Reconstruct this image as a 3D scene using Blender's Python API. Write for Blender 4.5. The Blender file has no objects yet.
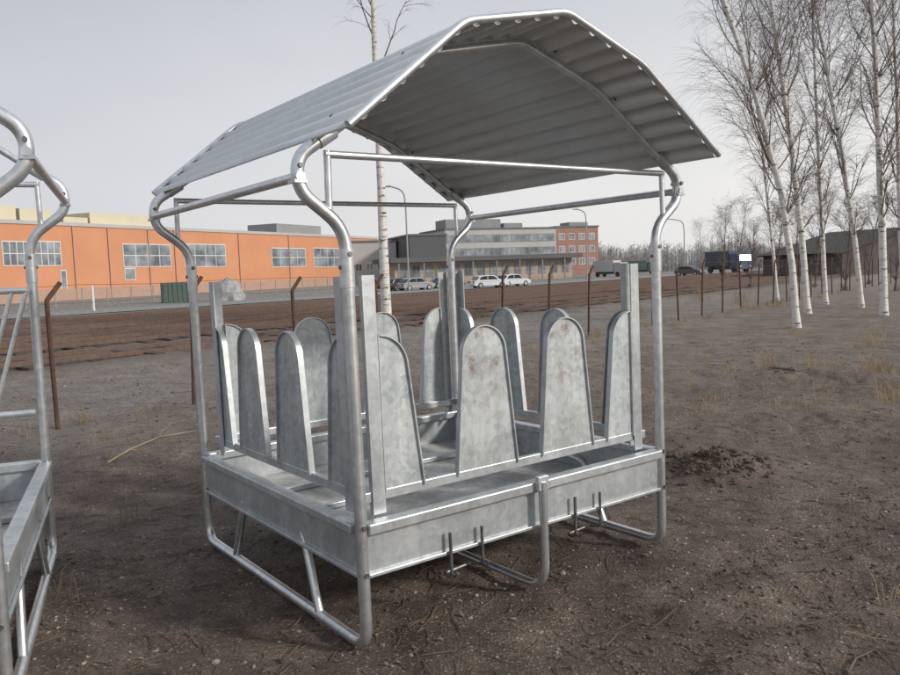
import bpy, math, random
from mathutils import Vector, Matrix, noise
random.seed(7)
S=bpy.context.scene; COL=S.collection
PI=math.pi
# ---------------------------------------------------------------- camera
FPX,PITCH,ROLL,CH=799.03,.0827,.0344,1.55
F=Vector((0,math.cos(PITCH),-math.sin(PITCH))); U=Vector((0,math.sin(PITCH),math.cos(PITCH))); X=Vector((1,0,0))
cr,sr=math.cos(ROLL),math.sin(ROLL)
right=X*cr-U*sr; upv=X*sr+U*cr
def ray(px,py):
    return (right*(px-450)-upv*(py-337.5))/FPX+F
EYE=Vector((0,0,CH))
def at(px,py,Y):
    r=ray(px,py); return EYE+r*(Y/r.y)
def sm(a,b,x):
    t=max(0,min(1,(x-a)/(b-a))); return t*t*(3-2*t)
def qd(x,y): return -.782*x+.623*y-8.72
def drop(x,y): return -.5*sm(30,42,qd(x,y))
def hit(px,py,z=0):
    r=ray(px,py); t=(z-CH)/r.z; return EYE+r*t
MNDS=[(1.85,5.75,.28,.13),(2.15,5.95,.28,.07),(1.65,6.25,.25,.05),(-2.6,7.0,.8,.05),(3.5,7.5,.9,.06),(2.6,4.2,.6,.03),(4.8,10,1.2,.08),(.5,11,1.5,.06),(-.9,6.9,.6,.06),(2.0,4.9,.3,.03),(1.5,3.9,.35,.025),(1.05,3.0,.3,.02)]
RUTS=[(hit(560,640),hit(905,505)),(hit(640,690),hit(930,560))]
def rut(x,y):
    z=0
    for a,b in RUTS:
        dx,dy=b.x-a.x,b.y-a.y; L=math.hypot(dx,dy); t=((x-a.x)*dx+(y-a.y)*dy)/L; n=((x-a.x)*dy-(y-a.y)*dx)/L+.10*math.sin(t*1.9)
        if -.3<t<L+3 and abs(n)<.6:
            e=sm(-.3,.5,t); z+=e*(-.025*math.exp(-(n/.12)**2)+.013*math.exp(-((abs(n)-.22)/.09)**2)*(1+noise.noise((x*8,y*8,5))))
    return z
def H(x,y):
    d=math.hypot(x,y-3.5)
    z=drop(x,y)
    if d<60:
        k=1-sm(25,60,d)
        far=1+sm(3,9,d)*1.2
        z+=k*far*(.022*noise.noise((x*.7,y*.7,1))+.016*noise.noise((x*2.3,y*2.3,4))+.010*noise.noise((x*6,y*6,9)))
        z+=k*.008*noise.noise((x*15,y*15,2))
        for a,b,r,h in MNDS:
            e=((x-a)**2+(y-b)**2)/(r*r)
            if e<6: z+=h*math.exp(-e)*(1+.8*noise.noise((x*9,y*9,3)))
        if d<7: z+=rut(x,y)
    return z-.012
cam=bpy.data.cameras.new('camera'); co=bpy.data.objects.new('camera',cam); COL.objects.link(co); S.camera=co
m=Matrix((right,upv,-F)).transposed().to_4x4(); m.translation=EYE; co.matrix_world=m
cam.sensor_width=36; cam.lens=FPX/900*36; cam.clip_end=6000; cam.clip_start=.05
# ---------------------------------------------------------------- materials
def newmat(name):
    m=bpy.data.materials.new(name); m.use_nodes=True; nt=m.node_tree; b=nt.nodes['Principled BSDF']; return m,nt,b
def ramp(nt,fac,stops):
    r=nt.nodes.new('ShaderNodeValToRGB'); e=r.color_ramp.elements
    while len(e)<len(stops): e.new(.5)
    for i,(p,c) in enumerate(stops): e[i].position=p; e[i].color=(*c,1) if len(c)==3 else c
    nt.links.new(fac,r.inputs[0]); return r.outputs[0]
def mixc(nt,fac,a,b,mode='MIX'):
    n=nt.nodes.new('ShaderNodeMix'); n.data_type='RGBA'; n.blend_type=mode
    for s,v in ((n.inputs[0],fac),(n.inputs[6],a),(n.inputs[7],b)):
        if hasattr(v,'links') or hasattr(v,'is_linked'): nt.links.new(v,s)
        elif isinstance(v,(int,float)): s.default_value=v
        else: s.default_value=(*v,1)
    return n.outputs[2]
def pos(nt,scale=(1,1,1)):
    tc=nt.nodes.new('ShaderNodeTexCoord'); mp=nt.nodes.new('ShaderNodeMapping'); mp.inputs['Scale'].default_value=scale
    nt.links.new(tc.outputs['Object'],mp.inputs[0]); return mp.outputs[0]
def noi(nt,vec,scale,detail=4,rough=.55):
    n=nt.nodes.new('ShaderNodeTexNoise'); n.inputs['Scale'].default_value=scale; n.inputs['Detail'].default_value=detail; n.inputs['Roughness'].default_value=rough
    nt.links.new(vec,n.inputs['Vector']); return n.outputs['Fac']
def bump(nt,b,h,strength,dist):
    n=nt.nodes.new('ShaderNodeBump'); n.inputs['Strength'].default_value=strength; n.inputs['Distance'].default_value=dist
    nt.links.new(h,n.inputs['Height']); nt.links.new(n.outputs[0],b.inputs['Normal'])
def simple(name,c1,c2=None,scale=6,rough=.8,metal=0,bmp=0,stretch=(1,1,1),det=5):
    m,nt,b=newmat(name); v=pos(nt,stretch); n=noi(nt,v,scale,det,.6)
    c2=c2 or tuple(x*.75 for x in c1)
    nt.links.new(ramp(nt,n,[(.3,c2),(.7,c1)]),b.inputs['Base Color'])
    b.inputs['Roughness'].default_value=rough; b.inputs['Metallic'].default_value=metal
    if bmp: bump(nt,b,n,.6,bmp)
    return m
def galv(name,lo,hi,metal=.55,rough=.42,stain=0,dirt=0,streak=0,spangle=.30):
    m,nt,b=newmat(name); v=pos(nt)
    vc=nt.nodes.new('ShaderNodeTexVoronoi'); vc.inputs['Scale'].default_value=40; nt.links.new(v,vc.inputs['Vector'])
    sp=nt.nodes.new('ShaderNodeSeparateColor'); nt.links.new(vc.outputs['Color'],sp.inputs[0])
    n1=noi(nt,v,3,5,.6); n2=noi(nt,v,18,3,.5)
    a=nt.nodes.new('ShaderNodeMath'); a.operation='MULTIPLY_ADD'; a.inputs[1].default_value=spangle; nt.links.new(sp.outputs[0],a.inputs[0]); nt.links.new(n1,a.inputs[2])
    a2=nt.nodes.new('ShaderNodeMath'); a2.operation='MULTIPLY_ADD'; a2.inputs[1].default_value=.22; nt.links.new(n2,a2.inputs[0]); nt.links.new(a.outputs[0],a2.inputs[2])
    c=ramp(nt,a2.outputs[0],[(.42,lo),(1.0,hi)])
    if streak:
        st=noi(nt,pos(nt,(9,9,.8)),1.5,5,.7); c=mixc(nt,streak,c,ramp(nt,st,[(.35,(.62,.62,.62)),(.65,(1.15,1.15,1.15))]),'MULTIPLY')
    if stain:
        st=noi(nt,v,11,7,.75); fac=ramp(nt,st,[(.52,(0,0,0)),(.66,(stain,)*3)])
        sz=nt.nodes.new('ShaderNodeSeparateXYZ'); nt.links.new(v,sz.inputs[0])
        zr=nt.nodes.new('ShaderNodeMapRange'); zr.inputs[1].default_value=.82; zr.inputs[2].default_value=1.16; zr.inputs[3].default_value=.12; nt.links.new(sz.outputs[2],zr.inputs[0])
        fac=mixc(nt,1.0,fac,zr.outputs[0],'MULTIPLY')
        c=mixc(nt,fac,c,(.19,.12,.08))
    if dirt:
        st=noi(nt,v,5,6,.7); fac=ramp(nt,st,[(.42,(0,0,0)),(.62,(dirt,)*3)])
        c=mixc(nt,fac,c,(.15,.13,.105))
    nt.links.new(c,b.inputs['Base Color']); b.inputs['Metallic'].default_value=metal
    rr=nt.nodes.new('ShaderNodeMapRange'); rr.inputs[3].default_value=rough-.08; rr.inputs[4].default_value=rough+.16; nt.links.new(n1,rr.inputs[0]); nt.links.new(rr.outputs[0],b.inputs['Roughness'])
    bump(nt,b,n2,.12,.004)
    return m
M={}
M['tube']=galv('galvanized_tube',(.50,.52,.53),(.74,.76,.77),.8,.30)
M['plate']=galv('galvanized_plate',(.42,.45,.465),(.62,.65,.665),.62,.38,dirt=.12,streak=.3)
M['shield']=galv('galvanized_shield',(.36,.395,.405),(.58,.62,.63),.5,.42,dirt=.08,streak=.55,spangle=.4)
M['shieldst']=galv('stained_shield',(.37,.395,.40),(.57,.60,.61),.42,.45,stain=.9,dirt=.12,streak=.55,spangle=.4)
M['roof']=galv('galvanized_roofing',(.58,.61,.62),(.70,.73,.74),.45,.42,spangle=.12)
M['floor']=galv('tray_floor_steel',(.42,.43,.43),(.64,.65,.64),.3,.5,dirt=.6)
M['bolt']=simple('bolt_steel',(.22,.22,.22),(.09,.08,.07),40,.5,.6)
M['rust']=simple('rusty_iron',(.14,.07,.045),(.06,.035,.025),14,.85,.1)
M['rail']=simple('rail_steel',(.16,.10,.072),(.09,.058,.044),9,.6,.25)
M['wire']=simple('fence_wire',(.15,.13,.115),(.08,.065,.055),9,.7,.3)
M['sleeper']=simple('sleeper_wood',(.085,.068,.055),(.05,.04,.033),8,.9)
M['twig']=simple('twig_bark',(.19,.145,.11),(.08,.06,.046),7,.9)
M['branch']=simple('branch_bark',(.23,.18,.16),(.115,.088,.078),3,.9)
M['stone']=simple('stone_grey',(.36,.34,.31),(.14,.125,.11),3.5,.85,det=2)
M['clod']=simple('soil_clod',(.15,.108,.082),(.065,.046,.035),6,.95,det=3)
M['leaf']=simple('dead_leaf',(.26,.165,.10),(.09,.06,.042),4,.85,det=2)
M['straw']=simple('dry_grass',(.38,.30,.19),(.19,.135,.08),3,.9)
m,nt,b=newmat('birch_bark'); v=pos(nt,(1,1,1)); 
n=noi(nt,pos(nt,(3,3,14)),1.0,5,.7); n2=noi(nt,pos(nt,(2,2,2.5)),1,4,.6)
c=ramp(nt,n,[(.37,(.06,.05,.045)),(.45,(.64,.62,.58)),(.7,(.76,.74,.70))])
c=mixc(nt,ramp(nt,n2,[(.61,(0,0,0)),(.69,(1,1,1))]),c,(.10,.08,.07))
nt.links.new(c,b.inputs['Base Color']); b.inputs['Roughness'].default_value=.75; M['bark']=m
# ground
m,nt,b=newmat('gravelly_earth'); v=pos(nt)
dp=nt.nodes.new('ShaderNodeVectorMath'); dp.operation='DOT_PRODUCT'; dp.inputs[1].default_value=(-.782,.623,0); nt.links.new(v,dp.inputs[0])
big=noi(nt,v,.55,6,.6); mid=noi(nt,v,3.5,8,.74); fine=noi(nt,v,60,5,.8)
pv=nt.nodes.new('ShaderNodeTexVoronoi'); pv.inputs['Scale'].default_value=66; nt.links.new(v,pv.inputs['Vector'])
soil=ramp(nt,mid,[(.32,(.066,.045,.033)),(.5,(.145,.105,.078)),(.68,(.25,.195,.152))])
sepc=nt.nodes.new('ShaderNodeSeparateColor'); nt.links.new(pv.outputs['Color'],sepc.inputs[0])
peb=ramp(nt,sepc.outputs[0],[(0,(.09,.07,.055)),(.5,(.19,.155,.125)),(.85,(.30,.26,.225)),(1,(.48,.45,.41))])
pm=ramp(nt,pv.outputs['Distance'],[(.25,(1,1,1)),(.5,(0,0,0))])
ad=nt.nodes.new('ShaderNodeMath'); ad.operation='ADD'; nt.links.new(big,ad.inputs[0]); nt.links.new(mid,ad.inputs[1])
pa=ramp(nt,ad.outputs[0],[(.80,(.12,.12,.12)),(1.1,(1,1,1))])
mul=mixc(nt,1.0,pm,pa,'MULTIPLY')
c=mixc(nt,mul,soil,peb)
c=mixc(nt,.8,c,ramp(nt,fine,[(.3,(.38,.38,.38)),(.7,(1.5,1.47,1.43))]),'MULTIPLY')
c=mixc(nt,.9,c,ramp(nt,noi(nt,v,.9,6,.68),[(.35,(.56,.53,.51)),(.65,(1.3,1.28,1.26))]),'MULTIPLY')
mrg=nt.nodes.new('ShaderNodeMapRange'); mrg.inputs[1].default_value=8.72-2.5; mrg.inputs[2].default_value=8.72+.8; nt.links.new(dp.outputs['Value'],mrg.inputs[0])
grav=ramp(nt,sepc.outputs[1],[(0,(.13,.12,.108)),(.6,(.25,.235,.215)),(1,(.38,.365,.34))])
gf=mixc(nt,1.0,mrg.outputs[0],ramp(nt,big,[(.3,(.45,.45,.45)),(.6,(.95,.95,.95))]),'MULTIPLY')
c=mixc(nt,gf,c,grav)
mrb=nt.nodes.new('ShaderNodeMapRange'); mrb.inputs[1].default_value=8.72+5.0; mrb.inputs[2].default_value=8.72+6.6; nt.links.new(dp.outputs['Value'],mrb.inputs[0])
ball=ramp(nt,mid,[(.3,(.095,.07,.053)),(.7,(.19,.148,.115))])
c=mixc(nt,mrb.outputs[0],c,ball)
mrc=nt.nodes.new('ShaderNodeMapRange'); mrc.inputs[1].default_value=8.72+28; mrc.inputs[2].default_value=8.72+31; nt.links.new(dp.outputs['Value'],mrc.inputs[0])
c=mixc(nt,mrc.outputs[0],c,ramp(nt,big,[(.3,(.18,.17,.15)),(.7,(.27,.255,.23))]))
sx=nt.nodes.new('ShaderNodeSeparateXYZ'); nt.links.new(v,sx.inputs[0])
far=nt.nodes.new('ShaderNodeMapRange'); far.inputs[1].default_value=4.5; far.inputs[2].default_value=13; nt.links.new(sx.outputs[1],far.inputs[0])
ff=nt.nodes.new('ShaderNodeMath'); ff.operation='MULTIPLY'; ff.inputs[1].default_value=.5; nt.links.new(far.outputs[0],ff.inputs[0])
fm=mixc(nt,1.0,ff.outputs[0],ramp(nt,mrb.outputs[0],[(0,(1,1,1)),(1,(.3,.3,.3))]),'MULTIPLY')
c=mixc(nt,fm,c,ramp(nt,noi(nt,v,1.7,8,.75),[(.36,(.12,.09,.068)),(.62,(.35,.295,.24))]))
nt.links.new(c,b.inputs['Base Color'])
b.inputs['Roughness'].default_value=.72
h1=nt.nodes.new('ShaderNodeMath'); h1.operation='MULTIPLY_ADD'; h1.inputs[1].default_value=-.6; nt.links.new(pv.outputs['Distance'],h1.inputs[0]); nt.links.new(fine,h1.inputs[2])
h2=nt.nodes.new('ShaderNodeMath'); h2.operation='MULTIPLY_ADD'; h2.inputs[1].default_value=1.6; nt.links.new(mid,h2.inputs[0]); nt.links.new(h1.outputs[0],h2.inputs[2])
bump(nt,b,h2.outputs[0],1.0,.021); M['ground']=m
M['asphalt']=simple('asphalt',(.27,.27,.265),(.21,.21,.205),3,.9)
# ---------------------------------------------------------------- mesh builder
def fillet(pts,r,n=6):
    pts=[Vector(p) for p in pts]
    if r<=0 or len(pts)<3: return pts
    out=[pts[0]]
    for i in range(1,len(pts)-1):
        p=pts[i]; a=pts[i-1]-p; c=pts[i+1]-p
        ra=min(r,a.length*.49); rc=min(r,c.length*.49); d=min(ra,rc)
        A=p+a.normalized()*d; C=p+c.normalized()*d
        for k in range(n+1):
            t=k/n; out.append(A*(1-t)**2+p*2*t*(1-t)+C*t*t)
    out.append(pts[-1]); return out
class MB:
    def __init__(s): s.v=[]; s.f=[]
    def quad(s,a,b,c,d):
        i=len(s.v); s.v+=[tuple(a),tuple(b),tuple(c),tuple(d)]; s.f.append((i,i+1,i+2,i+3))
    def box(s,x0,x1,y0,y1,z0,z1,mt=None):
        P=[Vector((x,y,z)) for z in (z0,z1) for y in (y0,y1) for x in (x0,x1)]
        if mt: P=[mt@p for p in P]
        i=len(s.v); s.v+=[tuple(p) for p in P]
        for f in ((0,2,3,1),(4,5,7,6),(0,1,5,4),(2,6,7,3),(0,4,6,2),(1,3,7,5)): s.f.append(tuple(i+k for k in f))
        return s
    def tube(s,pts,r,n=12,fil=0,cap=True,r1=None):
        pts=fillet(pts,fil); L=len(pts)
        rs=r if isinstance(r,list) else [r+((r1-r)*k/(L-1) if r1 is not None else 0) for k in range(L)]
        t=(pts[1]-pts[0]).normalized(); nrm=t.orthogonal().normalized(); base=len(s.v)
        for k,p in enumerate(pts):
            if k==0: tt=t
            elif k==L-1: tt=(pts[k]-pts[k-1]).normalized()
            else:
                tt=((pts[k+1]-p).normalized()+(p-pts[k-1]).normalized())
                tt=tt.normalized() if tt.length>1e-6 else t
            nrm=(nrm-tt*nrm.dot(tt)); nrm=nrm.normalized() if nrm.length>1e-6 else tt.orthogonal().normalized()
            bn=tt.cross(nrm)
            for j in range(n):
                a=2*PI*j/n; q=p+(nrm*math.cos(a)+bn*math.sin(a))*rs[k]; s.v.append((q.x,q.y,q.z))
        for k in range(L-1):
            for j in range(n):
                a=base+k*n+j; b2=base+k*n+(j+1)%n; s.f.append((a,b2,b2+n,a+n))
        if cap and n>3:
            s.f.append(tuple(base+j for j in range(n))[::-1]); s.f.append(tuple(base+(L-1)*n+j for j in range(n)))
        return s
    def prism(s,pts,off):
        n=len(pts); i=len(s.v); off=Vector(off)
        s.v+=[tuple(p) for p in pts]+[tuple(Vector(p)+off) for p in pts]
        s.f.append(tuple(range(i,i+n))[::-1]); s.f.append(tuple(range(i+n,i+2*n)))
        for k in range(n): s.f.append((i+k,i+(k+1)%n,i+n+(k+1)%n,i+n+k))
        return s
    def rectsweep(s,pts,axis,a,bw):
        axis=Vector(axis).normalized(); base=len(s.v); L=len(pts)
        for k,p in enumerate(pts):
            p=Vector(p)
            if 0<k<L-1: t=(Vector(pts[k+1])-Vector(pts[k-1])).normalized()
            elif k==0: t=(Vector(pts[1])-p).normalized()
            else: t=(p-Vector(pts[k-1])).normalized()
            w=t.cross(axis).normalized()
            for x,y in ((-a,-bw),(a,-bw),(a,bw),(-a,bw)):
                q=p+axis*x+w*y; s.v.append(tuple(q))
        for k in range(L-1):
            for j in range(4):
                A=base+k*4+j; B=base+k*4+(j+1)%4; s.f.append((A,B,B+4,A+4))
        s.f.append((base,base+3,base+2,base+1)); e=base+(L-1)*4; s.f.append((e,e+1,e+2,e+3))
        return s
    def build(s,name,mat,parent=None,smooth=False,bevel=0):
        me=bpy.data.meshes.new(name); me.from_pydata(s.v,[],s.f); me.update()
        me.materials.append(mat)
        if smooth:
            me.polygons.foreach_set('use_smooth',[True]*len(me.polygons)); me.set_sharp_from_angle(angle=math.radians(40))
        o=bpy.data.objects.new(name,me); COL.objects.link(o)
        if parent: o.parent=parent
        if bevel:
            bm=o.modifiers.new('bevel','BEVEL'); bm.width=bevel; bm.segments=2
        return o
def tag(o,label=None,cat=None,group=None,kind=None):
    if label: o['label']=label
    if cat: o['category']=cat
    if group: o['group']=group
    if kind: o['kind']=kind
    return o
def empty(name,loc=(0,0,0),rz=0):
    o=bpy.data.objects.new(name,None); COL.objects.link(o); o.location=loc; o.rotation_euler=(0,0,rz); o.empty_display_size=.2; return o
# ---------------------------------------------------------------- ground sheet
def axis_vals(lo,hi,step,g,m0,m1):
    v=[lo+step*i for i in range(int((hi-lo)/step)+1)]
    s=step; x=v[-1]; up=[]
    while x<m1: s*=g; x+=s; up.append(x)
    s=step; x=v[0]; dn=[]
    while x>m0: s*=g; x-=s; dn.append(x)
    return dn[::-1]+v+up
xs=axis_vals(-3.6,4.8,.04,1.06,-1800,1800); ys=axis_vals(1.2,9.2,.04,1.05,-60,3500)
me=bpy.data.meshes.new('ground'); nx=len(xs)
vv=[(x,y,H(x,y)) for y in ys for x in xs]
ff_=[(j*nx+i,j*nx+i+1,(j+1)*nx+i+1,(j+1)*nx+i) for j in range(len(ys)-1) for i in range(nx-1)]
me.from_pydata(vv,[],ff_); me.materials.append(M['ground']); me.polygons.foreach_set('use_smooth',[True]*len(ff_))
g=bpy.data.objects.new('ground',me); COL.objects.link(g); tag(g,'brown gravelly earth strewn with stones and leaves','ground',kind='structure')
D2=Vector((.623,.782,0)); N2=Vector((-.782,.623,0)); FB=Vector((-4.3,8.6,0))
def fq(s,q,z=0): p=FB+D2*s+N2*q; return Vector((p.x,p.y,z))
mb=MB()
qs=[33,36,39,42,46,52]
for i in range(len(qs)-1):
    for k in range(12):
        s0,s1=-60+k*40,-20+k*40
        P=[fq(s0,qs[i]),fq(s1,qs[i]),fq(s1,qs[i+1]),fq(s0,qs[i+1])]
        mb.quad(*[(p.x,p.y,drop(p.x,p.y)+.03) for p in P])
tag(mb.build('road',M['asphalt']),'grey asphalt road between the tracks and the orange building','road',kind='structure')
# ---------------------------------------------------------------- scatter
ICO=[(0,0,1),(.89,0,.45),(.28,.85,.45),(-.72,.53,.45),(-.72,-.53,.45),(.28,-.85,.45),(.72,.53,-.45),(-.28,.85,-.45),(-.89,0,-.45),(-.28,-.85,-.45),(.72,-.53,-.45),(0,0,-1)]
ICF=[(0,1,2),(0,2,3),(0,3,4),(0,4,5),(0,5,1),(1,6,2),(2,7,3),(3,8,4),(4,9,5),(5,10,1),(6,7,2),(7,8,3),(8,9,4),(9,10,5),(10,6,1),(11,7,6),(11,8,7),(11,9,8),(11,10,9),(11,6,10)]
def area_pts(n,ymax=16):
    out=[]
    for _ in range(n):
        y=1.6+(ymax-1.6)*random.random()**1.5
        x=random.uniform(-.62*y-.3,.62*y+.3); out.append((x,y))
    return out
def stone(mb,x,y,r,flat=1):
    z=H(x,y); i=len(mb.v); a=random.uniform(0,6.28); ca,sa=math.cos(a),math.sin(a)
    sx_,sy_,sz_=r*random.uniform(.8,1.5),r*random.uniform(.6,1),r*random.uniform(.4,.8)*flat
    for p in ICO:
        j=random.uniform(.75,1.25); X_,Y_,Z_=p[0]*sx_*j,p[1]*sy_*j,p[2]*sz_*j
        mb.v.append((x+X_*ca-Y_*sa,y+X_*sa+Y_*ca,z+Z_+sz_*.2))
    mb.f+=[tuple(i+k for k in f) for f in ICF]
mb=MB()
for x,y in area_pts(12000):
    k=noise.noise((x*.6,y*.6,7))
    if k<0 and random.random()<.75: continue
    stone(mb,x,y,random.choice([.0025,.0035,.0045,.006,.008])*random.uniform(.7,1.3)*(1+.04*y))
for x,y in area_pts(130): stone(mb,x,y,random.uniform(.011,.022))
tag(mb.build('scattered_stones',M['stone']),'small grey stones scattered over the brown earth','stones',kind='stuff')
mb=MB()
for x,y in area_pts(7000):
    if noise.noise((x*.8,y*.8,17))<-.02: continue
    stone(mb,x,y,random.choice([.004,.006,.009,.012])*random.uniform(.7,1.3)*(1+.03*y),1.0)
for a,b_,r,h in MNDS[:3]:
    for _ in range(int(300*r*h*30)):
        x=random.gauss(a,r*.6); y=random.gauss(b_,r*.6); stone(mb,x,y,random.choice([.010,.015,.022])*random.uniform(.6,1.4),1.2)
for a,b_ in RUTS:
    for _ in range(420):
        t=random.random()*1.2; x=a.x+(b_.x-a.x)*t+random.gauss(0,.16); y=a.y+(b_.y-a.y)*t+random.gauss(0,.16); stone(mb,x,y,random.uniform(.004,.014),1.1)
tag(mb.build('soil_clods',M['clod']),'dark clods of loose soil heaped beside the feeder','soil clods',kind='stuff')
mb=MB()
for x,y in area_pts(12000):
    k=noise.noise((x*.5+3,y*.5,2))+.5*noise.noise((x*2,y*2,6))
    if k<.02 and random.random()<.75: continue
    z=H(x,y)+.003; a=random.uniform(0,6.28); L=random.uniform(.003,.015)*(1+.03*y); w=L*random.uniform(.3,.8)
    d=Vector((math.cos(a),math.sin(a),random.uniform(-.25,.5))); n_=Vector((-math.sin(a),math.cos(a),random.uniform(-.4,.4)))
    p=Vector((x,y,z+.004))
    i=len(mb.v); mb.v+=[tuple(p-d*L),tuple(p-n_*w+Vector((0,0,.004))),tuple(p+d*L),tuple(p+n_*w+Vector((0,0,.003)))]; mb.f.append((i,i+1,i+2,i+3))
tag(mb.build('leaf_litter',M['leaf']),'dead brown leaves and bark chips littering the ground','leaf litter',kind='stuff')
mb=MB()
for x,y in area_pts(4200):
    z=H(x,y)+.005; a=random.uniform(0,6.28); L=random.uniform(.02,.12)*(1+.03*y); r=random.uniform(.0009,.0024)
    d=Vector((math.cos(a),math.sin(a),random.uniform(-.05,.12))); e=d.cross(Vector((0,0,1)))*random.uniform(-.3,.3)*L
    p=Vector((x,y,z)); mb.tube([p-d*L,p+e,p+d*L],r,4)
tag(mb.build('twig_litter',M['twig']),'thin dead twigs strewn over the ground','twigs',kind='stuff')
mb=MB()
def tuft(x,y,n,h,sp):
    for _ in range(n):
        a=random.uniform(0,6.28); r=random.uniform(0,sp); bx,by=x+r*math.cos(a),y+r*math.sin(a); z=H(bx,by)-.01
        hh=h*random.uniform(.4,1); l=hh*random.uniform(.2,.9); b_=random.uniform(0,6.28); w=.0022*(1+.04*y)
        p0=Vector((bx,by,z)); p2=p0+Vector((math.cos(b_)*l,math.sin(b_)*l,hh)); p1=p0+Vector((math.cos(b_)*l*.3,math.sin(b_)*l*.3,hh*.65))
        s_=Vector((w,0,0))
        mb.quad(p0-s_,p0+s_,p1+s_*.8,p1-s_*.8); i=len(mb.v); mb.v+=[tuple(p1-s_*.8),tuple(p1+s_*.8),tuple(p2)]; mb.f.append((i,i+1,i+2))
for _ in range(110):
    s_=random.uniform(-2,34); p=fq(s_,random.uniform(-1.0,.4)); tuft(p.x,p.y,16,.20,.18)
for _ in range(150):
    px=random.uniform(640,930); py=random.uniform(296,420); w=hit(px,py); tuft(w.x,w.y,12,random.uniform(.05,.16),.15)
for px,py,n_ in ((880,375,70),(893,400,60),(870,345,50),(810,372,30),(765,372,30),(895,600,14),(700,300,50),(740,303,50),(640,318,40),(120,520,10),(60,600,8)):
    w=hit(px,py); tuft(w.x,w.y,n_,.14+.02*w.y,.12+.01*w.y)
tag(mb.build('dry_grass',M['straw']),'straw coloured dry grass tufts dotted over the bare ground','grass',kind='stuff')
def fallen(pxs,r,label):
    pts=[]
    for px,py in pxs:
        w=hit(px,py); w.z=H(w.x,w.y)+r+.01; pts.append(w)
    mb=MB().tube(pts,r,6,r1=r*.4); 
    for k in range(1,len(pts)-1):
        d=(pts[k+1]-pts[k]).normalized(); s_=Vector((-d.y,d.x,.25))*random.choice((-1,1)); mb.tube([pts[k],pts[k]+(d+s_)*.12,pts[k]+(d*1.3+s_)*.24],r*.5,4,r1=r*.2)
    tag(mb.build('fallen_branch',M['straw'] if 'pale' in label else M['twig']),label,'branch','fallen branches')
fallen([(108,468),(130,455),(160,440),(198,431)],.009,'pale forked fallen branch on the gravel left of the feeder')
fallen([(846,632),(872,636),(905,641)],.004,'thin pale stick lying in the lower right corner')
fallen([(848,672),(856,655),(875,648),(903,655)],.005,'bent stick nearest the lower right corner')
fallen([(62,470),(80,462),(95,458)],.008,'short dark stick beside the rusty fence post at left')
fallen([(770,372),(795,378),(815,374)],.02,'dark stick on the bare ground below the birches')
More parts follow.
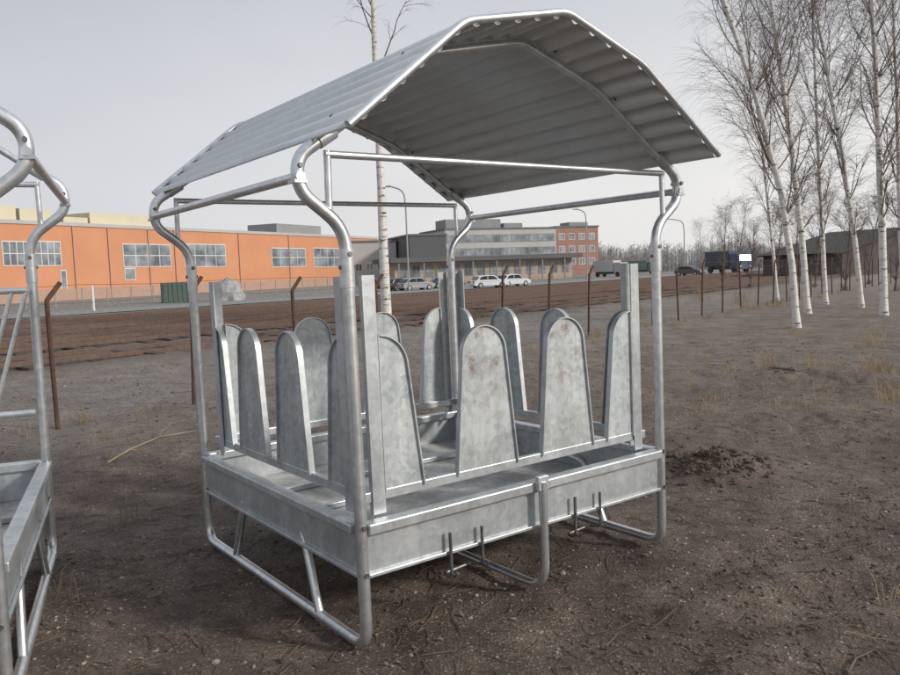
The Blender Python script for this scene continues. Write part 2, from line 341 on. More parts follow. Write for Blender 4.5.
# ---------------------------------------------------------------- feeder
Lu,Lv=1.864,1.833
ZR,ZB,ZK,ZE,ZBAR=.542,.32,1.70,1.915,2.0
PROF=[(-.13,2.062),(.41,2.495),(.96,2.612),(1.44,2.450),(2.01,2.065)]
def shield_outline(half,w=.178,tr=.125,h=.665):
    o=[]
    if half==0:
        o.append((-w,0)); 
        for k in range(29):
            a=math.radians(175-k*(170/28)); o.append((tr*math.cos(a),h-tr+tr*math.sin(a)))
        o.append((w,0))
    else:
        w=.20; o.append((0,0)); o.append((0,h))
        for k in range(1,17):
            a=math.radians(90-k*(85/16)); o.append((.14*math.cos(a),h-.14+.14*math.sin(a)))
        o.append((w,0)); o=[(half*a,b) for a,b in o]
    return o
def make_feeder(loc,M3,label,roof=True,slats=False,zs=1,eo=.19):
    root=empty('hay_feeder',loc); root.rotation_euler=M3.to_euler(); root.scale=(1,1,zs)
    tag(root,label,'hay feeder')
    T=M['tube']; P=M['plate']; B=M['bolt']
    rp=.0255
    def bolt(a,b_,r,par,name='bolt'): return MB().tube([a,b_],r,6).build(name,B,par)
    def post(u0,sg,v):
        pts=[(u0,v,.20),(u0,v,ZK+.03),(u0+sg*eo,v,ZE-.04),(u0+sg*eo,v,ZE+.085),(u0+sg*.06,v,2.085)]
        o=MB().tube(pts,rp,14,.09).build('corner_post',T,root,True)
        for z in (.335,.53,ZK-.07): bolt((u0,v-.034,z),(u0,v+.034,z),.011,o)
        bolt((u0-.034,v,ZK-.12),(u0+.034,v,ZK-.12),.009,o)
        bolt((u0+sg*eo,v-.036,ZE+.05),(u0+sg*eo,v+.036,ZE+.05),.010,o)
        MB().tube([(u0,v,ZK-.2),(u0,v,ZK-.05)],rp+.004,14).build('sleeve',T,o,True)
        MB().tube([(u0+sg*.03,v,2.105),(u0+sg*.10,v,2.06)],rp+.005,14).build('top_sleeve',P,o,True)
        MB().tube([(u0+sg*.065,v,ZK+.07),(u0+sg*.06,v,2.03)],.014,10).build('upright',T,root,True)
    for v in (0,Lv):
        post(0,-1,v); post(Lu,1,v)
        a=[(-.06,2.085),(.0,2.122),(.41,2.450),(.96,2.570),(1.44,2.407),(Lu,2.122),(Lu+.06,2.085)]
        MB().tube([(u,v,z) for u,z in a],.0185,12,.06).build('roof_arch',T,root,True)
        MB().tube([(-.07,v,ZBAR+.015),(Lu+.07,v,ZBAR+.015)],.0155,10).build('cross_bar',T,root,True)
    for u in (-eo,Lu+eo):
        o=MB().tube([(u,-.03,ZE+.01),(u,Lv+.03,ZE+.01)],.019,12).build('eave_bar',T,root,True)
        for v in (0,Lv): MB().box(u-.026,u+.026,v-.03,v+.03,ZE-.014,ZE-.002).build('clamp',P,o)
    for u,k in ((0,0),(Lu,0)):
        MB().tube([(u,0,.22),(u,0,.026),(u,Lv,.026),(u,Lv,.22)],.0245,14,.15).build('skid',T,root,True)
        s_=1 if u==0 else -1
        for v0,v1 in ((.42,.60),(1.42,1.24)):
            MB().tube([(u,v0,.03),(u+s_*.012,v1-.03*(1 if v1<1 else -1),.38),(u+s_*.06,v1+.05*(1 if v1<1 else -1),.41)],.02,10,.05).build('skid_brace',T,root,True)
    MB().tube([(.95,-.052,.545),(.95,-.052,.026),(.95,Lv+.052,.026),(.95,Lv+.052,.545)],.0205,14,.13).build('middle_skid',T,root,True)
    for a,b_ in ((-.062,-.036),(Lv+.036,Lv+.062)): MB().box(.918,.982,a,b_,.505,.572).build('skid_bracket',P,root,bevel=.003)
    for (x0,x1,y0,y1) in ((.02,Lu-.02,-.002,.002),(.02,Lu-.02,Lv-.002,Lv+.002),(-.002,.002,.02,Lv-.02),(Lu-.002,Lu+.002,.02,Lv-.02)):
        o=MB().box(x0,x1,y0,y1,ZB,ZR-.03).build('tray_side',P,root)
        if x1-x0>1:
            s_=-1 if y0<.5 else 1
            yy=(y0+y1)/2
            a_,b_=sorted((yy+s_*.034,yy-s_*.03))
            MB().box(x0,x1,a_,b_,ZR-.046,ZR).build('rim',P,o,bevel=.006)
            a_,b_=sorted((yy+s_*.003,yy+s_*.018))
            MB().box(x0,x1,a_,b_,ZB-.004,ZB+.012).build('lower_lip',P,o,bevel=.003)
        else:
            s_=-1 if x0<.5 else 1
            xx=(x0+x1)/2
            a_,b_=sorted((xx+s_*.034,xx-s_*.03))
            MB().box(a_,b_,y0+.015,y1-.015,ZR-.043,ZR-.003).build('rim',P,o,bevel=.006)
            a_,b_=sorted((xx+s_*.003,xx+s_*.018))
            MB().box(a_,b_,y0,y1,ZB-.004,ZB+.012).build('lower_lip',P,o,bevel=.003)
    MB().box(.01,Lu-.01,.01,Lv-.01,ZB+.012,ZB+.018).build('tray_floor',M['floor'],root)
    for k in range(3):
        y=Lv*(k+1)/4; MB().box(.01,Lu-.01,y-.02,y+.02,ZB+.02,ZB+.05).build('floor_rib',P,root,bevel=.004)
    for uu in (.42,1.18):
        c=MB(); w=.155; v=-.03
        c.tube([(uu,v,ZB+.10),(uu,v,.235),(uu,v+.02,.215),(uu+.01,v+.07,.215),(uu+w,v+.07,.225),(uu+w+.02,v,.235),(uu+w+.02,v,ZB+.09)],.0075,8,.02)
        c.tube([(uu,v,.235),(uu,v-.030,.225),(uu,v-.038,.25)],.006,6,.01)
        c.tube([(uu+w+.02,v,.24),(uu+w+.02,v-.030,.23),(uu+w+.02,v-.038,.255)],.006,6,.01)
        c.build('hook',M['bolt'],root,True)
    i_=.055
    if not slats:
        sides=[((0,i_),(1,0),Lu,(0,1)),((0,Lv-i_),(1,0),Lu,(0,-1)),((i_,0),(0,1),Lv,(1,0)),((Lu-i_,0),(0,1),Lv,(-1,0))]
        for si,(o0,d,L,nn) in enumerate(sides):
            o0=Vector((*o0,0)); d=Vector((*d,0)); nn=Vector((*nn,0))
            def pt(s_,z,n_=0): return o0+d*s_+nn*n_+Vector((0,0,z))
            zb=.625
            MB().prism([pt(.05,zb-.022),pt(L-.05,zb-.022),pt(L-.05,zb+.022),pt(.05,zb+.022)],nn*.03).build('bottom_rail',P,root,bevel=.004)
            e0=.095 if si<2 else .150
            for st,sg in ((e0,1),(L-e0,-1)):
                o=MB().prism([pt(st,.55,-.004),pt(st+sg*.055,.55,-.004),pt(st+sg*.055,1.545,-.004),pt(st,1.545,-.004)],nn*-.006).build('flat_upright',P,root)
                MB().prism([pt(st,.55,-.01),pt(st,.55,.018),pt(st,1.545,.018),pt(st,1.545,-.01)],d*sg*-.005).build('angle_flange',P,o)
            lay=[(.155,1),(.715,0),(L-.635,0),(L-.155,-1)]
            for j,(c0,h) in enumerate(lay):
                out=[pt(c0+a,zb+.005+z,.002) for a,z in shield_outline(h)]
                mt=M['shieldst'] if (si==0 and j in (1,2)) else M['shield']
                o=MB().prism(out,nn*.003).build('feeding_shield',mt,root)
                if mt is M['shieldst']: o['label']='rounded feeding shield with rusty brown stains'
                MB().rectsweep([p+nn*.002 for p in out],nn,.0145,.003).build('shield_edge',P,o,True)
    else:
        for (o0,d,L) in (((0,.12),(1,0),Lu),((0,Lv-.12),(1,0),Lu)):
            o0=Vector((*o0,0)); d=Vector((*d,0))
            def pt(s_,z): return o0+d*s_+Vector((0,0,z))
            for z in (.82,1.46): MB().tube([pt(.02,z),pt(L-.02,z)],.017,10).build('side_rail',T,root,True)
            for k in range(24):
                s_=.04+k*(L-.26)/23
                MB().tube([pt(s_,.82),pt(s_+.20,1.46)],.012,8).build('slanted_bar',T,root,True)
    if roof:
        prof=fillet([Vector((u,0,z)) for u,z in PROF],.05,6)
        cum=[0]
        for a,b_ in zip(prof,prof[1:]): cum.append(cum[-1]+(b_-a).length)
        tot=cum[-1]; nw=22; n=nw*12
        def sample(s_):
            for k in range(len(cum)-1):
                if s_<=cum[k+1]+1e-9:
                    tt=(s_-cum[k])/(cum[k+1]-cum[k]); p=prof[k].lerp(prof[k+1],tt); dd=(prof[k+1]-prof[k]).normalized(); return p,Vector((-dd.z,0,dd.x))
            return prof[-1],Vector((0,0,1))
        c=MB(); v0,v1=-.29,Lv+.17; nv=3
        for k in range(n+1):
            p,nr=sample(tot*k/n); nr=nr if nr.z>0 else -nr
            w=.0165*math.sin(2*PI*nw*k/n)
            for j in range(nv):
                q=p+nr*w; c.v.append((q.x,v0+(v1-v0)*j/(nv-1),q.z))
        for k in range(n):
            for j in range(nv-1):
                i=k*nv+j; c.f.append((i,i+1,i+1+nv,i+nv))
        o=c.build('roof_sheet',M['roof'],root,True)
        so=o.modifiers.new('thick','SOLIDIFY'); so.thickness=.0015
        for v,dz in ((v0-.006,.010),(v1+.006,.010)):
            MB().tube([(p.x,v,p.z+dz) for p in prof],.0165,12).build('gable_tube',T,root,True)
        for k in range(1,nw-1,4):
            p,nr=sample(tot*(k+.25)/nw)
            for v in (0,Lv): bolt(Vector((p.x,v,p.z))+nr*.010,Vector((p.x,v,p.z))+nr*.022,.007,o,'roof_bolt')
    return root
tx,ty,th=-.0063,-.0070,.6326
M3=(Matrix.Rotation(th,3,'Z')@Matrix.Rotation(ty,3,'Y')@Matrix.Rotation(tx,3,'X'))
make_feeder((-.3815,3.1588,0),M3,'galvanized steel hay feeder with curved corrugated roof and rounded feeding shields')
make_feeder((-3.362,2.065,0),Matrix.Rotation(.38,3,'Z'),'galvanized hay feeder cut off by the left edge, roofless with slanted rack bars',roof=False,slats=True,zs=1.045,eo=.195)
# ---------------------------------------------------------------- fences
def fence(name,label,P0,P1,spacing,h,matp,matw,mesh=True,arm=True,lean=.03,r=.026,pitch=.075):
    root=empty(name,(P0.x,P0.y,H(P0.x,P0.y))); tag(root,label,'fence')
    d=(P1-P0); L=d.length; d.normalize(); n_=int(L/spacing); off=Vector((P0.x,P0.y,root.location.z))
    side=Vector((-d.y,d.x,0))
    for k in range(n_+1):
        p=P0+d*spacing*k; z=H(p.x,p.y); b=Vector((p.x,p.y,z))-off
        l=Vector((random.uniform(-lean,lean),random.uniform(-lean,lean),0)); hh=h*random.uniform(.95,1.04)
        pts=[b+Vector((0,0,-.1)),b+l*hh+Vector((0,0,hh*.88))]
        if arm: pts.append(b+l*hh+Vector((0,0,hh))-side*.02+d*.15)
        MB().tube(pts,r,8,.02 if arm else 0).build('post',matp,root,True)
    nseg=n_*2
    def base(s_,z):
        p=P0+d*s_; return Vector((p.x,p.y,H(p.x,p.y)+z))-off
    for z in ([.05,h*.5,h*.86] if mesh else [h*.3,h*.6,h*.95]):
        MB().tube([base(L*k/nseg,z+(.02*math.sin(k*2.1))) for k in range(nseg+1)],.003,4).build('wire',matw,root)
    if arm: MB().tube([base(L*k/nseg,h*.97+.01*math.sin(k*1.7))+d*.12 for k in range(nseg+1)],.0035,4).build('barbed_wire',matw,root)
    if mesh:
        mb=MB(); hh=h*.84; w=.0013
        s_=0
        while s_<L-hh:
            for a,b_ in ((0,hh),(hh,0)):
                p,q=base(s_+a,.05),base(s_+b_,hh+.02); mb.quad(p-d*w,p+d*w,q+d*w,q-d*w)
            s_+=pitch
        mb.build('wire_mesh',matw,root)
    return root
fence('wire_fence','rusty iron post and wire mesh fence running behind the feeder',fq(-6.8,0),fq(54.4,0),1.7,1.60,M['rust'],M['wire'],pitch=.11)
# ---------------------------------------------------------------- railway tracks
def track(q,label,n_sl):
    root=empty('railway_track',fq(0,q,0)); tag(root,label,'railway track','railway tracks behind the fence')
    for s_ in (-.75,.75):
        mb=MB()
        for k in range(26):
            a,b_=-16+k*8,-8+k*8
            def pr(s0,dq,z): p=fq(s0,q+s_+dq); c0=fq(s0,q); return Vector((p.x,p.y,H(c0.x,c0.y)+z))-fq(0,q,0)
            P=[[pr(s0,dq,z) for dq,z in ((-.06,.02),(-.035,.035),(-.035,.12),(.035,.12),(.035,.035),(.06,.02))] for s0 in (a,b_)]
            for j in range(5): mb.quad(P[0][j],P[1][j],P[1][j+1],P[0][j+1])
        mb.build('rail',M['rail'],root)
    m0=None
    for k in range(n_sl):
        s0=-7+k*.65; p=fq(s0,q); z=H(p.x,p.y)
        if m0 is None: 
            o=MB().box(-1.2,1.2,-.12,.12,-.1,.016).build('sleeper',M['sleeper'],root); m0=o.data
        else:
            o=bpy.data.objects.new('sleeper',m0); COL.objects.link(o); o.parent=root
        o.location=p+Vector((0,0,z))-fq(0,q,0); o.rotation_euler=(0,0,math.atan2(N2.y,N2.x)+random.uniform(-.02,.02))
for i,(q,w_) in enumerate(((7.9,'nearest'),(11.4,'second from'),(14.9,'third from'),(18.6,'fourth from'),(22.6,'fifth from'),(27.0,'farthest from'))):
    track(q,'rusty railway track '+w_+(' ' )+'the wire fence',80 if i<3 else 0)
# ---------------------------------------------------------------- trees
def birch(label,path,r0,H_top,seed,nb=46,spread=1.0,t0=.3,group=None,name='birch_tree',tmat='bark',r_end=.012,twigs=12,explicit=()):
    rnd=random.Random(seed)
    base=path[0].copy(); root=empty(name,base); tag(root,label,'tree',group)
    pts=[p-base for p in path]
    d=(pts[-1]-pts[-2]).normalized()
    while pts[-1].z<H_top:
        d=(d+Vector((rnd.uniform(-.06,.06),rnd.uniform(-.06,.06),.06))).normalized(); pts.append(pts[-1]+d*1.0)
    pts[0]=pts[0]-Vector((0,0,.15))
    fp=[]
    for a,b_ in zip(pts,pts[1:]):
        n=max(1,int((b_-a).length/.5))
        for k in range(n): fp.append(a.lerp(b_,k/n)+Vector((rnd.uniform(-1,1),rnd.uniform(-1,1),0))*.010)
    fp.append(pts[-1]); L=len(fp)
    rs=[r0*(1-(k/(L-1)))**.8+r_end for k in range(L)]
    rs[0]*=1.35
    MB().tube(fp,rs,10).build('trunk',M[tmat],root,True)
    mb=MB()
    def limb(s_,dr,ln,r,lv):
        n=7 if lv==0 else (5 if lv==1 else 4); p=s_.copy(); P=[p.copy()]; dd=dr.normalized()
        for k in range(n):
            t=k/n
            dd=(dd+Vector((rnd.uniform(-.16,.16),rnd.uniform(-.16,.16),(.17 if t<.6 else -.12) if lv==0 else (-.08 if lv==1 else -.20)))).normalized()
            p=p+dd*ln/n; P.append(p.copy())
        mb.tube(P,r,5 if lv==0 else 3,cap=False,r1=r*.3)
        if lv<2:
            for k in range(twigs if lv==0 else 6):
                t=rnd.uniform(.2,1); i=min(n-1,int(t*n)); q=P[i].lerp(P[i+1],t*n-i) if i<n else P[-1]
                ax=(P[i+1]-P[i]).normalized()
                sd=Vector((rnd.uniform(-1,1),rnd.uniform(-1,1),rnd.uniform(-.4,.8)))
                limb(q,(ax*.9+sd*.9),ln*rnd.uniform(.25,.5) if lv==0 else ln*rnd.uniform(.45,.8),max(r*.34,.0030),lv+1)
    for k in range(nb):
        t=t0+(1-t0)*((k+rnd.random())/nb); i=int(t*(L-1)); a=rnd.uniform(0,2*PI)
        e=rnd.uniform(.8,1.9); dr=Vector((math.cos(a),math.sin(a),e))
        ln=spread*(0.7+2.7*math.sin(PI*min(1,(1-t)*1.1+.12)))*rnd.uniform(.6,1.15)
        limb(fp[i],dr,ln,max(.007,rs[i]*.28),0)
    for (i0,dr,ln,r) in explicit: limb(i0-base,dr,ln,r,0)
    mb.build('crown',M['branch'],root,True)
    return root
P=at
def gpath(pix,Y):
    p=[P(x,y,Y) for x,y in pix]; p[0].z=H(p[0].x,p[0].y); return p
GB='birches at the right end of the fence'
birch('slender white birch trunk rising directly behind the feeder',gpath([(387,335),(383,240),(380,160),(376,80),(373,10)],20),.128,11,3,nb=7,spread=.8,t0=.75,twigs=5,
      explicit=[(P(376,42,20),Vector((-.55,.1,1.0)),1.5,.022),(P(378,70,20),Vector((.8,.1,.95)),1.8,.024),(P(374,20,20),Vector((-.9,-.2,1.0)),1.5,.015)])
birch('birch leaning left with a crooked trunk, nearest of the right hand group',gpath([(797,329),(792,262),(781,195),(764,125),(744,60),(724,0)],18),.070,12,5,nb=46,t0=.24,group=GB)
birch('straight white birch just behind the crooked leaning birch',gpath([(808,310),(801,230),(788,120),(779,60),(771,0)],23),.086,14,6,nb=50,group=GB,t0=.2)
birch('thin grey birch between the leaning birch and the paired birches',gpath([(826,303),(822,220),(817,120),(812,0)],27),.07,13,8,nb=48,group=GB,t0=.18)
birch('slanting birch left of the rightmost upright birch',gpath([(862,303),(855,240),(843,160),(829,80),(814,0)],25),.074,14,9,nb=48,group=GB,t0=.2)
birch('upright white birch second from the right edge',gpath([(884,316),(882,220),(878,120),(872,0)],21),.09,14,11,nb=50,group=GB,t0=.22)
birch('birch at the far right edge with thin twigs',gpath([(905,312),(900,220),(897,100),(893,0)],24),.065,13,12,nb=46,group=GB,t0=.2)
birch('thin birch standing left of the leaning birch and farther off',gpath([(778,300),(771,230),(760,130),(750,60)],31),.055,12.5,14,nb=48,group=GB,t0=.2)
for i,(px,py,Y,h,l) in enumerate(((722,278,60,4.4,'low bare bushy tree right of the blue truck'),(750,284,48,3.6,'bare scrubby tree left of the leaning birch'),(737,280,75,6,'bare tree between the blue truck and the birches'),(700,262,150,8,'distant bare tree beside the far street lamp'),(775,292,42,3.4,'bare bush at the foot of the thin far birch'),(845,292,38,3.8,'bare bush left of the rightmost birches'),(895,296,36,3.6,'bare bush at the right edge behind the birches'),(815,290,44,4.2,'bare bush just left of the dark shed'),(868,292,46,4.6,'tall bare bush in front of the dark shed'),(795,286,55,5.0,'bare tree between the leaning birch and the dark shed'))):
    p=at(px,py,Y); p.z=H(p.x,p.y)
    birch(l,[p,p+Vector((.1,0,1))],.04,h,40+i,nb=46,spread=.55*h/4,t0=.06,group='bare bushes beyond the fence',name='bare_bush',tmat='branch',twigs=9)
# ---------------------------------------------------------------- background buildings
def bmat(n,c,c2=None,sc=.4,rough=.85): return simple(n,c,c2 or tuple(x*.88 for x in c),sc,rough)
MO=bmat('orange_render',(.60,.28,.155),(.53,.235,.125),.25)
MP=bmat('plinth_brick',(.44,.30,.23),(.37,.245,.19),2)
MC=bmat('cream_cladding',(.62,.57,.42),(.56,.51,.37),.3)
MW=bmat('window_frame_white',(.66,.66,.64))
MG=bmat('grey_cladding',(.28,.285,.29),(.23,.235,.24),.2)
MLG=bmat('light_grey_cladding',(.46,.455,.44),(.40,.395,.38),.2)
MD=bmat('dark_cladding',(.12,.125,.135),(.10,.105,.11),.2)
MBR=bmat('red_brick',(.35,.20,.16),(.29,.16,.13),.8)
MT=bmat('tan_render',(.44,.37,.31),(.38,.31,.25),.3)
MRF=bmat('roof_felt',(.16,.16,.165))
m,nt,b=newmat('window_glass'); b.inputs['Roughness'].default_value=.15
v=pos(nt); nt.links.new(ramp(nt,noi(nt,v,.35,3),[(.35,(.10,.115,.13)),(.65,(.34,.37,.39))]),b.inputs['Base Color']); MGL=m
class Wall:
    def __init__(s,A,d,depth,root):
        s.A=Vector((A.x,A.y,0)); s.d=Vector((d[0],d[1],0)).normalized(); s.n=Vector((-s.d.y,s.d.x,0)); s.depth=depth; s.root=root
    def sz(s,px,py):
        r=ray(px,py); nn=s.n; t=(s.A-EYE).dot(nn)/r.dot(nn); p=EYE+r*t; return (p-s.A).dot(s.d),p.z
    def blk(s,name,mat,s0,s1,z0,z1,n0,n1,parent=None):
        mt=Matrix.Identity(4)
        for i,ax in enumerate((s.d,s.n,Vector((0,0,1)))):
            for j in range(3): mt[j][i]=ax[j]
        mt.translation=s.A-Vector(s.root.location) if s.root else s.A
        return MB().box(s0,s1,n0,n1,z0,z1,mt).build(name,mat,parent or s.root)
    def window(s,x0,y0,x1,y1,nmull=2,rows=1):
        a=s.sz(x0,y0); c=s.sz(x1,y0); zt=(a[1]+c[1])/2; zb=s.sz((x0+x1)/2,y1)[1]
        s.win(a[0],c[0],zb,zt,nmull,rows)
    def win(s,s0,s1,zb,zt,nm=2,rows=1,fw=.12,fr=None):
        o=s.blk('window',fr or MW,s0,s1,zb,zt,-.06,.02)
        for i in range(nm):
            for j in range(rows):
                w=(s1-s0-fw)/nm; h=(zt-zb-fw)/rows
                s.blk('pane',MGL,s0+fw+i*w,s0+i*w+w,zb+fw+j*h,zb+j*h+h,-.075,-.058,parent=o)
GZ=-.52
A=at(0,260,95); A.z=0
root=empty('orange_depot_building',(A.x,A.y,GZ)); tag(root,'long flat roofed orange building with large white framed windows across the tracks','building')
W=Wall(A,(.425,.905),30,root)
s1,_=W.sz(378,250); zt=W.sz(0,223)[1]
W.blk('wall',MO,-45,s1,GZ+1.5,zt,0,26)
W.blk('plinth',MP,-45.02,s1+.02,GZ-.2,GZ+1.5,-.08,26)
W.blk('roof_trim',MLG,-45.1,s1+.1,zt,zt+.45,-.15,26.1)
for x0,x1 in ((-30,-4),(1,30),(33,60)): W.window(x0,241,x1,266,4,2)
for x0,x1 in ((122,170),(183,225)): W.window(x0,244,x1,267,4,2)
for x0,x1 in ((271,305),(313,340)): W.window(x0,248,x1,267,4,2)
W.window(124,268,135,280,1,1)
W.window(60,270,66,290,1,1)
for x0,x1,y in ((-30,22,206),(96,156,216),(26,58,211),(70,94,219)):
    a=W.sz(x0,y)[0]; c=W.sz(x1,y)[0]; z=W.sz((x0+x1)/2,y)[1]
    W.blk('rooftop_unit',MC,a,c,zt+.4,z+.3,1.2,9)
a=W.sz(283,224)[0]; c=W.sz(327,224)[0]; W.blk('rooftop_unit',MG,a,c,zt+.4,W.sz(300,224)[1],1.5,8)
for x in (75,110,150,176,240,290):
    a=W.sz(x,280)[0]; W.blk('downpipe',MP,a,a+.16,GZ+.1,zt-.05,-.16,-.09)
def blockb(name,label,px0,px1,py_top,Y,dirv,mat,depth=20,rooft=True):
    A=at(px0,260,Y); root=empty(name,(A.x,A.y,GZ)); tag(root,label,'building'); W=Wall(A,dirv,depth,root)
    s1,_=W.sz(px1,py_top); zt=W.sz(px0,py_top)[1]
    W.blk('wall',mat,0,s1,GZ-.3,zt,0,depth)
    if rooft: W.blk('roof',MRF,-.2,s1+.2,zt,zt+.4,-.2,depth+.2)
    return W,s1,zt
W,s1,zt=blockb('office_block','long three storey grey office block with bands of windows left of the brick wing',446,556,230,190,(.93,.36),MLG,18)
for k in range(3):
    z0=zt-1.3-k*3.2-1.8
    n=12
    for i in range(n):
        w=(s1-.6)/n; W.win(.3+i*w+.02,.3+(i+1)*w-.02,z0,z0+1.9,2,1,.14,MG)
W.blk('rooftop_unit',MG,1,s1*.52,zt+.4,zt+2.6,2,9); W.blk('rooftop_unit',MG,s1*.55,s1*.72,zt+.4,zt+1.6,2,9)
W,s1,zt=blockb('brick_wing','red brick wing at the right end of the grey office block',557,598,227.5,205,(.93,.36),MBR,16)
for k in range(3):
    z0=zt-1.6-k*3.2-1.6
    for i in range(4): W.win(.6+i*s1/4.2,.6+i*s1/4.2+1.8,z0,z0+1.7,2,1,.12)
W.blk('rooftop_unit',MG,s1*.45,s1*.9,zt+.4,zt+1.5,3,8)
W,s1,zt=blockb('dark_hall','dark charcoal clad hall between the orange building and the office block',410,446,236,160,(.95,.3),MD,22)
for i in range(4): W.win(1+i*s1/4.2,1+i*s1/4.2+1.4,2.0,3.6,1,1,.1,MG)
W,s1,zt=blockb('grey_annex','pale grey low annex adjoining the far end of the orange building',340,396,243,165,(.95,.3),MLG,22)
for i in range(5): W.win(.8+i*s1/5.2,.8+i*s1/5.2+1.5,2.2,3.8,2,1)
W,s1,zt=blockb('low_canopy_building','low tan building with a dark flat canopy roof behind the parked cars',394,572,263,140,(.94,.34),MT,10,rooft=False)
W.blk('canopy_roof',MD,-1.2,s1+1.2,zt,zt+.8,-2.0,10.5)
for i in range(14):
    a=.8+i*s1/14.2; W.win(a,a+s1/14.2-1.0,.6,zt-.5,2,1,.12,MG)
for i in range(8):
    a=.2+i*s1/7.6; W.blk('canopy_post',MG,a,a+.2,GZ,zt,-1.8,-1.6)
A=at(842,260,72); root=empty('sloping_shed',(A.x,A.y,GZ)); tag(root,'dark brown shed with a sloping roof behind the birches at right','building')
d=Vector((.94,.34,0)); n_=Vector((-.34,.94,0)); ol=[Vector((0,0,-.3)),Vector((0,0,2.4)),d*9+Vector((0,0,4.6)),d*20+Vector((0,0,4.9)),d*20+Vector((0,0,-.3))]
MB().prism(ol,n_*10).build('wall',bmat('dark_brown_cladding',(.105,.088,.08),(.075,.063,.058),.5),root)
MB().prism([d*-.4+Vector((0,0,2.42)),d*9+Vector((0,0,4.65)),d*20.3+Vector((0,0,4.95)),d*20.3+Vector((0,0,5.1)),d*9+Vector((0,0,4.8)),d*-.5+Vector((0,0,2.55))],n_*10.6).build('roof',bmat('dark_roofing',(.055,.05,.048)),root).location=n_*-.3
MB().prism([d*10+Vector((0,0,-.2))-n_*.06,d*14+Vector((0,0,-.2))-n_*.06,d*14+Vector((0,0,3.2))-n_*.06,d*10+Vector((0,0,3.2))-n_*.06],n_*.04).build('door',MD,root)
A=at(-40,300,66); Bp=A+Vector((.425,.905,0)).normalized()*75
fence('far_mesh_fence','low pale mesh fence running along the foot of the orange building',Vector((A.x,A.y,0)),Vector((Bp.x,Bp.y,0)),3.0,1.9,bmat('pale_post',(.35,.31,.27)),M['wire'],mesh=False,arm=False,r=.06)
p=at(92,285,60); z=H(p.x,p.y)
tag(MB().tube([(p.x,p.y,z-.1),(p.x,p.y,z+.3),(p.x,p.y,z+1.8),(p.x,p.y,z+1.9)],[.14,.10,.10,.05],10).build('marker_post',MW,None,True),'white marker post standing before the orange building','post')
p=at(178,290,76); root=empty('green_container',(p.x,p.y,GZ),.4); tag(root,'dark green steel container in front of the orange building','container')
MB().box(-1.5,1.5,-1.1,1.1,0,1.9).build('body',bmat('dark_green_paint',(.09,.13,.11)),root,bevel=.04)
for k in range(7): MB().box(-1.35+k*.42,-1.23+k*.42,-1.16,-1.1,.08,1.82).build('rib',bmat('green_rib',(.10,.15,.12)),root)
p=at(228,290,76); mb=MB(); nn=18
for j in range(9):
    for i in range(nn):
        a=2*PI*i/nn; f=j/8; r=(1-f**3.2)*(1+.18*noise.noise((math.cos(a)*2,math.sin(a)*2,f*3))); mb.v.append((1.5*r*math.cos(a),1.2*r*math.sin(a),2.2*f*(1+.12*noise.noise((math.cos(a)*3,math.sin(a)*3,f*2+5)))))
for j in range(8):
    for i in range(nn): a=j*nn+i; b_=j*nn+(i+1)%nn; mb.f.append((a,b_,b_+nn,a+nn))
o=mb.build('tarp_covered_heap',bmat('pale_tarp',(.42,.42,.42),(.22,.22,.23),1.5),None,False); o.location=(p.x,p.y,GZ); tag(o,'grey tarpaulin covered heap beside the green container','heap')
# ---------------------------------------------------------------- vehicles
MTY=simple('tyre_rubber',(.02,.02,.02)); MCG=bmat('car_glass',(.04,.045,.05),None,1,.1)
MRED=simple('tail_light_red',(.3,.02,.02)); MHL=simple('head_light',(.6,.6,.58),rough=.3)
def car(label,color,px,py,Y,rz,group='cars parked in front of the canopy building'):
    p=at(px,py,Y); root=empty('parked_car',(p.x,p.y,H(p.x,p.y)+.02),rz); tag(root,label,'car',group)
    cm=simple('car_paint_'+str(px),color,tuple(c*.9 for c in color),1,.3)
    prof=[(-2.1,.3),(-2.15,.62),(-2.05,.85),(-1.75,.93),(-1.45,1.30),(-.95,1.43),(.2,1.43),(.55,1.32),(1.0,.95),(1.8,.84),(2.1,.68),(2.15,.35),(1.9,.25),(-1.9,.25)]
    MB().prism([(x,-.85,z) for x,z in prof],(0,1.7,0)).build('body',cm,root,bevel=.06)
    for s_ in (-1,1):
        for a in ([(-1.5,.95),(-1.32,1.24),(-.9,1.36),(-.5,1.36),(-.5,.95)],[(-.42,.95),(-.42,1.36),(.15,1.36),(.42,1.27),(.82,.95)]):
            MB().prism([(x,s_*.865,z) for x,z in a],(0,-s_*.012,0)).build('side_window',MCG,root)
        for x in (-1.35,1.3):
            w=MB().tube([(x,s_*.88,.32),(x,s_*.68,.32)],.32,18).build('wheel',MTY,root,True)
            MB().tube([(x,s_*.89,.32),(x,s_*.86,.32)],.2,12).build('rim',MLG,w,True)
        MB().box(2.1,2.17,s_*.65-.16,s_*.65+.16,.55,.7).build('headlight',MHL,root)
        MB().box(-2.18,-2.1,s_*.65-.14,s_*.65+.14,.62,.82).build('tail_light',MRED,root)
    MB().prism([(.60,-.72,1.325),(.60,.72,1.325),(1.02,.76,.98),(1.02,-.76,.98)],(.03,0,.03)).build('windscreen',MCG,root)
    MB().prism([(-1.50,-.72,1.30),(-1.50,.72,1.30),(-1.80,.76,.97),(-1.80,-.76,.97)],(-.03,0,.03)).build('rear_window',MCG,root)
car('white hatchback parked left of the other white car',(.72,.73,.74),489,290,92,.35)
car('white car parked at the right end of the parked row',(.64,.65,.66),513,289,96,.6)
car('silver grey car parked right of the lamp pole',(.34,.35,.36),416,292,92,.6)
car('black car parked left of the silver grey car',(.05,.05,.055),398,292,95,.9)
car('dark blue car parked between the silver and white cars',(.06,.08,.12),447,290,100,.3)
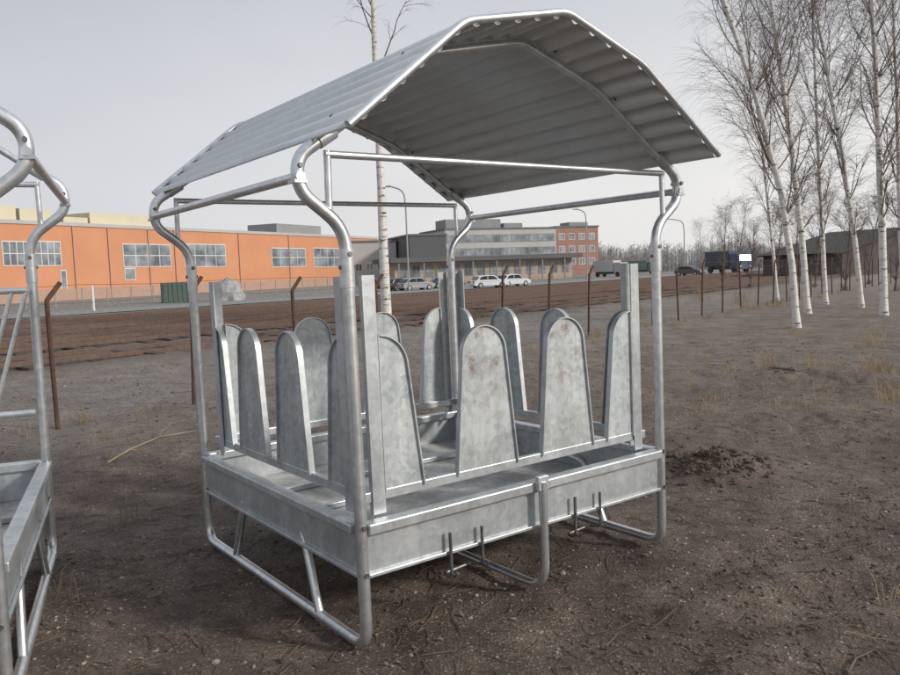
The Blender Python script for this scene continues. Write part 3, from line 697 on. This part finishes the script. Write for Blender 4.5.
car('red brown car half hidden left of the black car',(.22,.08,.06),378,293,95,.5)
car('dark grey car parked between the green truck and the blue truck',(.09,.09,.10),690,277,120,-.8,'cars parked in the far yard')
def truck(label,px,py,Y,rz,cab,box,boxh):
    p=at(px,py,Y); root=empty('parked_truck',(p.x,p.y,H(p.x,p.y)+.02),rz); tag(root,label,'truck','trucks parked in the far yard')
    MB().prism([(1.6,-1.1,.5),(3.4,-1.1,.5),(3.4,-1.1,1.6),(3.15,-1.1,2.6),(1.6,-1.1,2.6)],(0,2.2,0)).build('cab',simple('cab_paint'+str(px),cab),root,bevel=.07)
    MB().prism([(3.44,-.95,1.62),(3.44,.95,1.62),(3.22,.95,2.4),(3.22,-.95,2.4)],(.02,0,0)).build('windscreen',MCG,root)
    MB().box(-3.4,1.5,-1.15,1.15,.9,boxh).build('cargo_box',simple('box_paint'+str(px),box),root,bevel=.04)
    MB().box(-3.3,1.6,-.5,.5,.5,.9).build('chassis',MD,root)
    for x in (-2.4,2.4):
        for s_ in (-1,1): MB().tube([(x,s_*1.12,.45),(x,s_*.85,.45)],.45,16).build('wheel',MTY,root,True)
    for s_ in (-1,1): MB().box(3.38,3.45,s_*.8-.15,s_*.8+.15,.8,1.0).build('headlight',MHL,root)
truck('blue truck parked in the far yard left of the bare bushes',728,276,110,-1.2,(.09,.13,.20),(.09,.10,.12),3.0)
truck('white box truck parked beside the brick wing',611,276,150,-.9,(.5,.5,.5),(.55,.55,.55),3.0)
truck('green box truck parked between white and blue trucks',640,272,170,-.3,(.10,.16,.14),(.14,.19,.17),2.9)
# ---------------------------------------------------------------- lamps
MLP=bmat('lamp_pole_grey',(.36,.37,.38))
def lamp(label,px,pyt,Y,arm,r=.09):
    p=at(px,pyt,Y); z0=H(p.x,p.y); root=empty('street_lamp',(p.x,p.y,z0)); tag(root,label,'street lamp','street lamps in the far yard')
    h=p.z-z0
    MB().tube([(0,0,-.1),(0,0,h*.82),(arm*.12,0,h*.96),(arm,0,h)],r,10,.8).build('pole',MLP,root,True)
    s_=1 if arm>0 else -1
    MB().prism([(arm,-.14,h-.08),(arm+s_*.8,-.10,h-.05),(arm+s_*.8,-.10,h+.05),(arm,-.14,h+.10)],(0,.24,0)).build('lamp_head',MG,root,bevel=.02)
lamp('tall curved street lamp beside the slender birch',405,186,80,-1.4,.08)
lamp('street lamp rising before the brick wing',586,209,120,-1.2,.08)
lamp('distant street lamp near the trucks at right',684,219,140,-1.9,.09)
lamp('small distant street lamp right of the brick wing',630,245,260,1.2,.1)
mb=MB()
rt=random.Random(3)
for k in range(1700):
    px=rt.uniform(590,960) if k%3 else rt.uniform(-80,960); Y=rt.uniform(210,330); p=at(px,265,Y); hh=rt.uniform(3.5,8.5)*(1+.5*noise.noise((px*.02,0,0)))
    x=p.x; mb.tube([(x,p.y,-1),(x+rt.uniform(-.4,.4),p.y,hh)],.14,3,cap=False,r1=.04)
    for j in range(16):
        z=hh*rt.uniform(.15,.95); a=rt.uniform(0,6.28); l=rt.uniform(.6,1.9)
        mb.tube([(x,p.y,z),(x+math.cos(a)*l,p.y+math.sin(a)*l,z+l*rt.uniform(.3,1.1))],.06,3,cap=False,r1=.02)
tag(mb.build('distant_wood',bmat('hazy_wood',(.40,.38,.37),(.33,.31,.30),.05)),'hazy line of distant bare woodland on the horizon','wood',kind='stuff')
# ---------------------------------------------------------------- light
w=bpy.data.worlds.new('World'); S.world=w; w.use_nodes=True; nt=w.node_tree; bg=nt.nodes['Background']
EL,AZ=math.radians(25),math.radians(112)
sky=nt.nodes.new('ShaderNodeTexSky'); sky.sky_type='NISHITA'; sky.sun_disc=False; sky.sun_elevation=EL; sky.sun_rotation=AZ; sky.dust_density=4; sky.air_density=1
tc=nt.nodes.new('ShaderNodeTexCoord'); sx=nt.nodes.new('ShaderNodeSeparateXYZ'); nt.links.new(tc.outputs['Generated'],sx.inputs[0])
mp=nt.nodes.new('ShaderNodeMapping'); mp.inputs['Scale'].default_value=(1,1,3); nt.links.new(tc.outputs['Generated'],mp.inputs[0])
cl=noi(nt,mp.outputs[0],1.6,5,.5)
gr=ramp(nt,sx.outputs[2],[(0,(9.3,9.15,9.0)),(.12,(8.7,8.65,8.65)),(.34,(6.7,6.9,7.35)),(1,(6.6,7.0,7.8))])
gr2=mixc(nt,.8,gr,ramp(nt,cl,[(.3,(.90,.915,.94)),(.7,(1.10,1.09,1.08))]),'MULTIPLY')
ma=nt.nodes.new('ShaderNodeMath'); ma.operation='ADD'; ma.inputs[1].default_value=.45; nt.links.new(sx.outputs[0],ma.inputs[0])
rx=ramp(nt,ma.outputs[0],[(0,(.90,.91,.95)),(.8,(1.10,1.10,1.09))])
gr2=mixc(nt,1.0,gr2,rx,'MULTIPLY')
out=mixc(nt,.08,gr2,sky.outputs[0])
nt.links.new(out,bg.inputs[0]); bg.inputs[1].default_value=.090
sl=bpy.data.lights.new('sun','SUN'); sl.energy=2.7; sl.angle=math.radians(6); sl.color=(1,.94,.87)
so=bpy.data.objects.new('sun',sl); COL.objects.link(so)
dv=Vector((math.sin(AZ)*math.cos(EL),math.cos(AZ)*math.cos(EL),math.sin(EL)))
so.rotation_euler=dv.to_track_quat('Z','Y').to_euler()
S.view_settings.view_transform='Standard'; S.view_settings.look='None'; S.view_settings.exposure=0
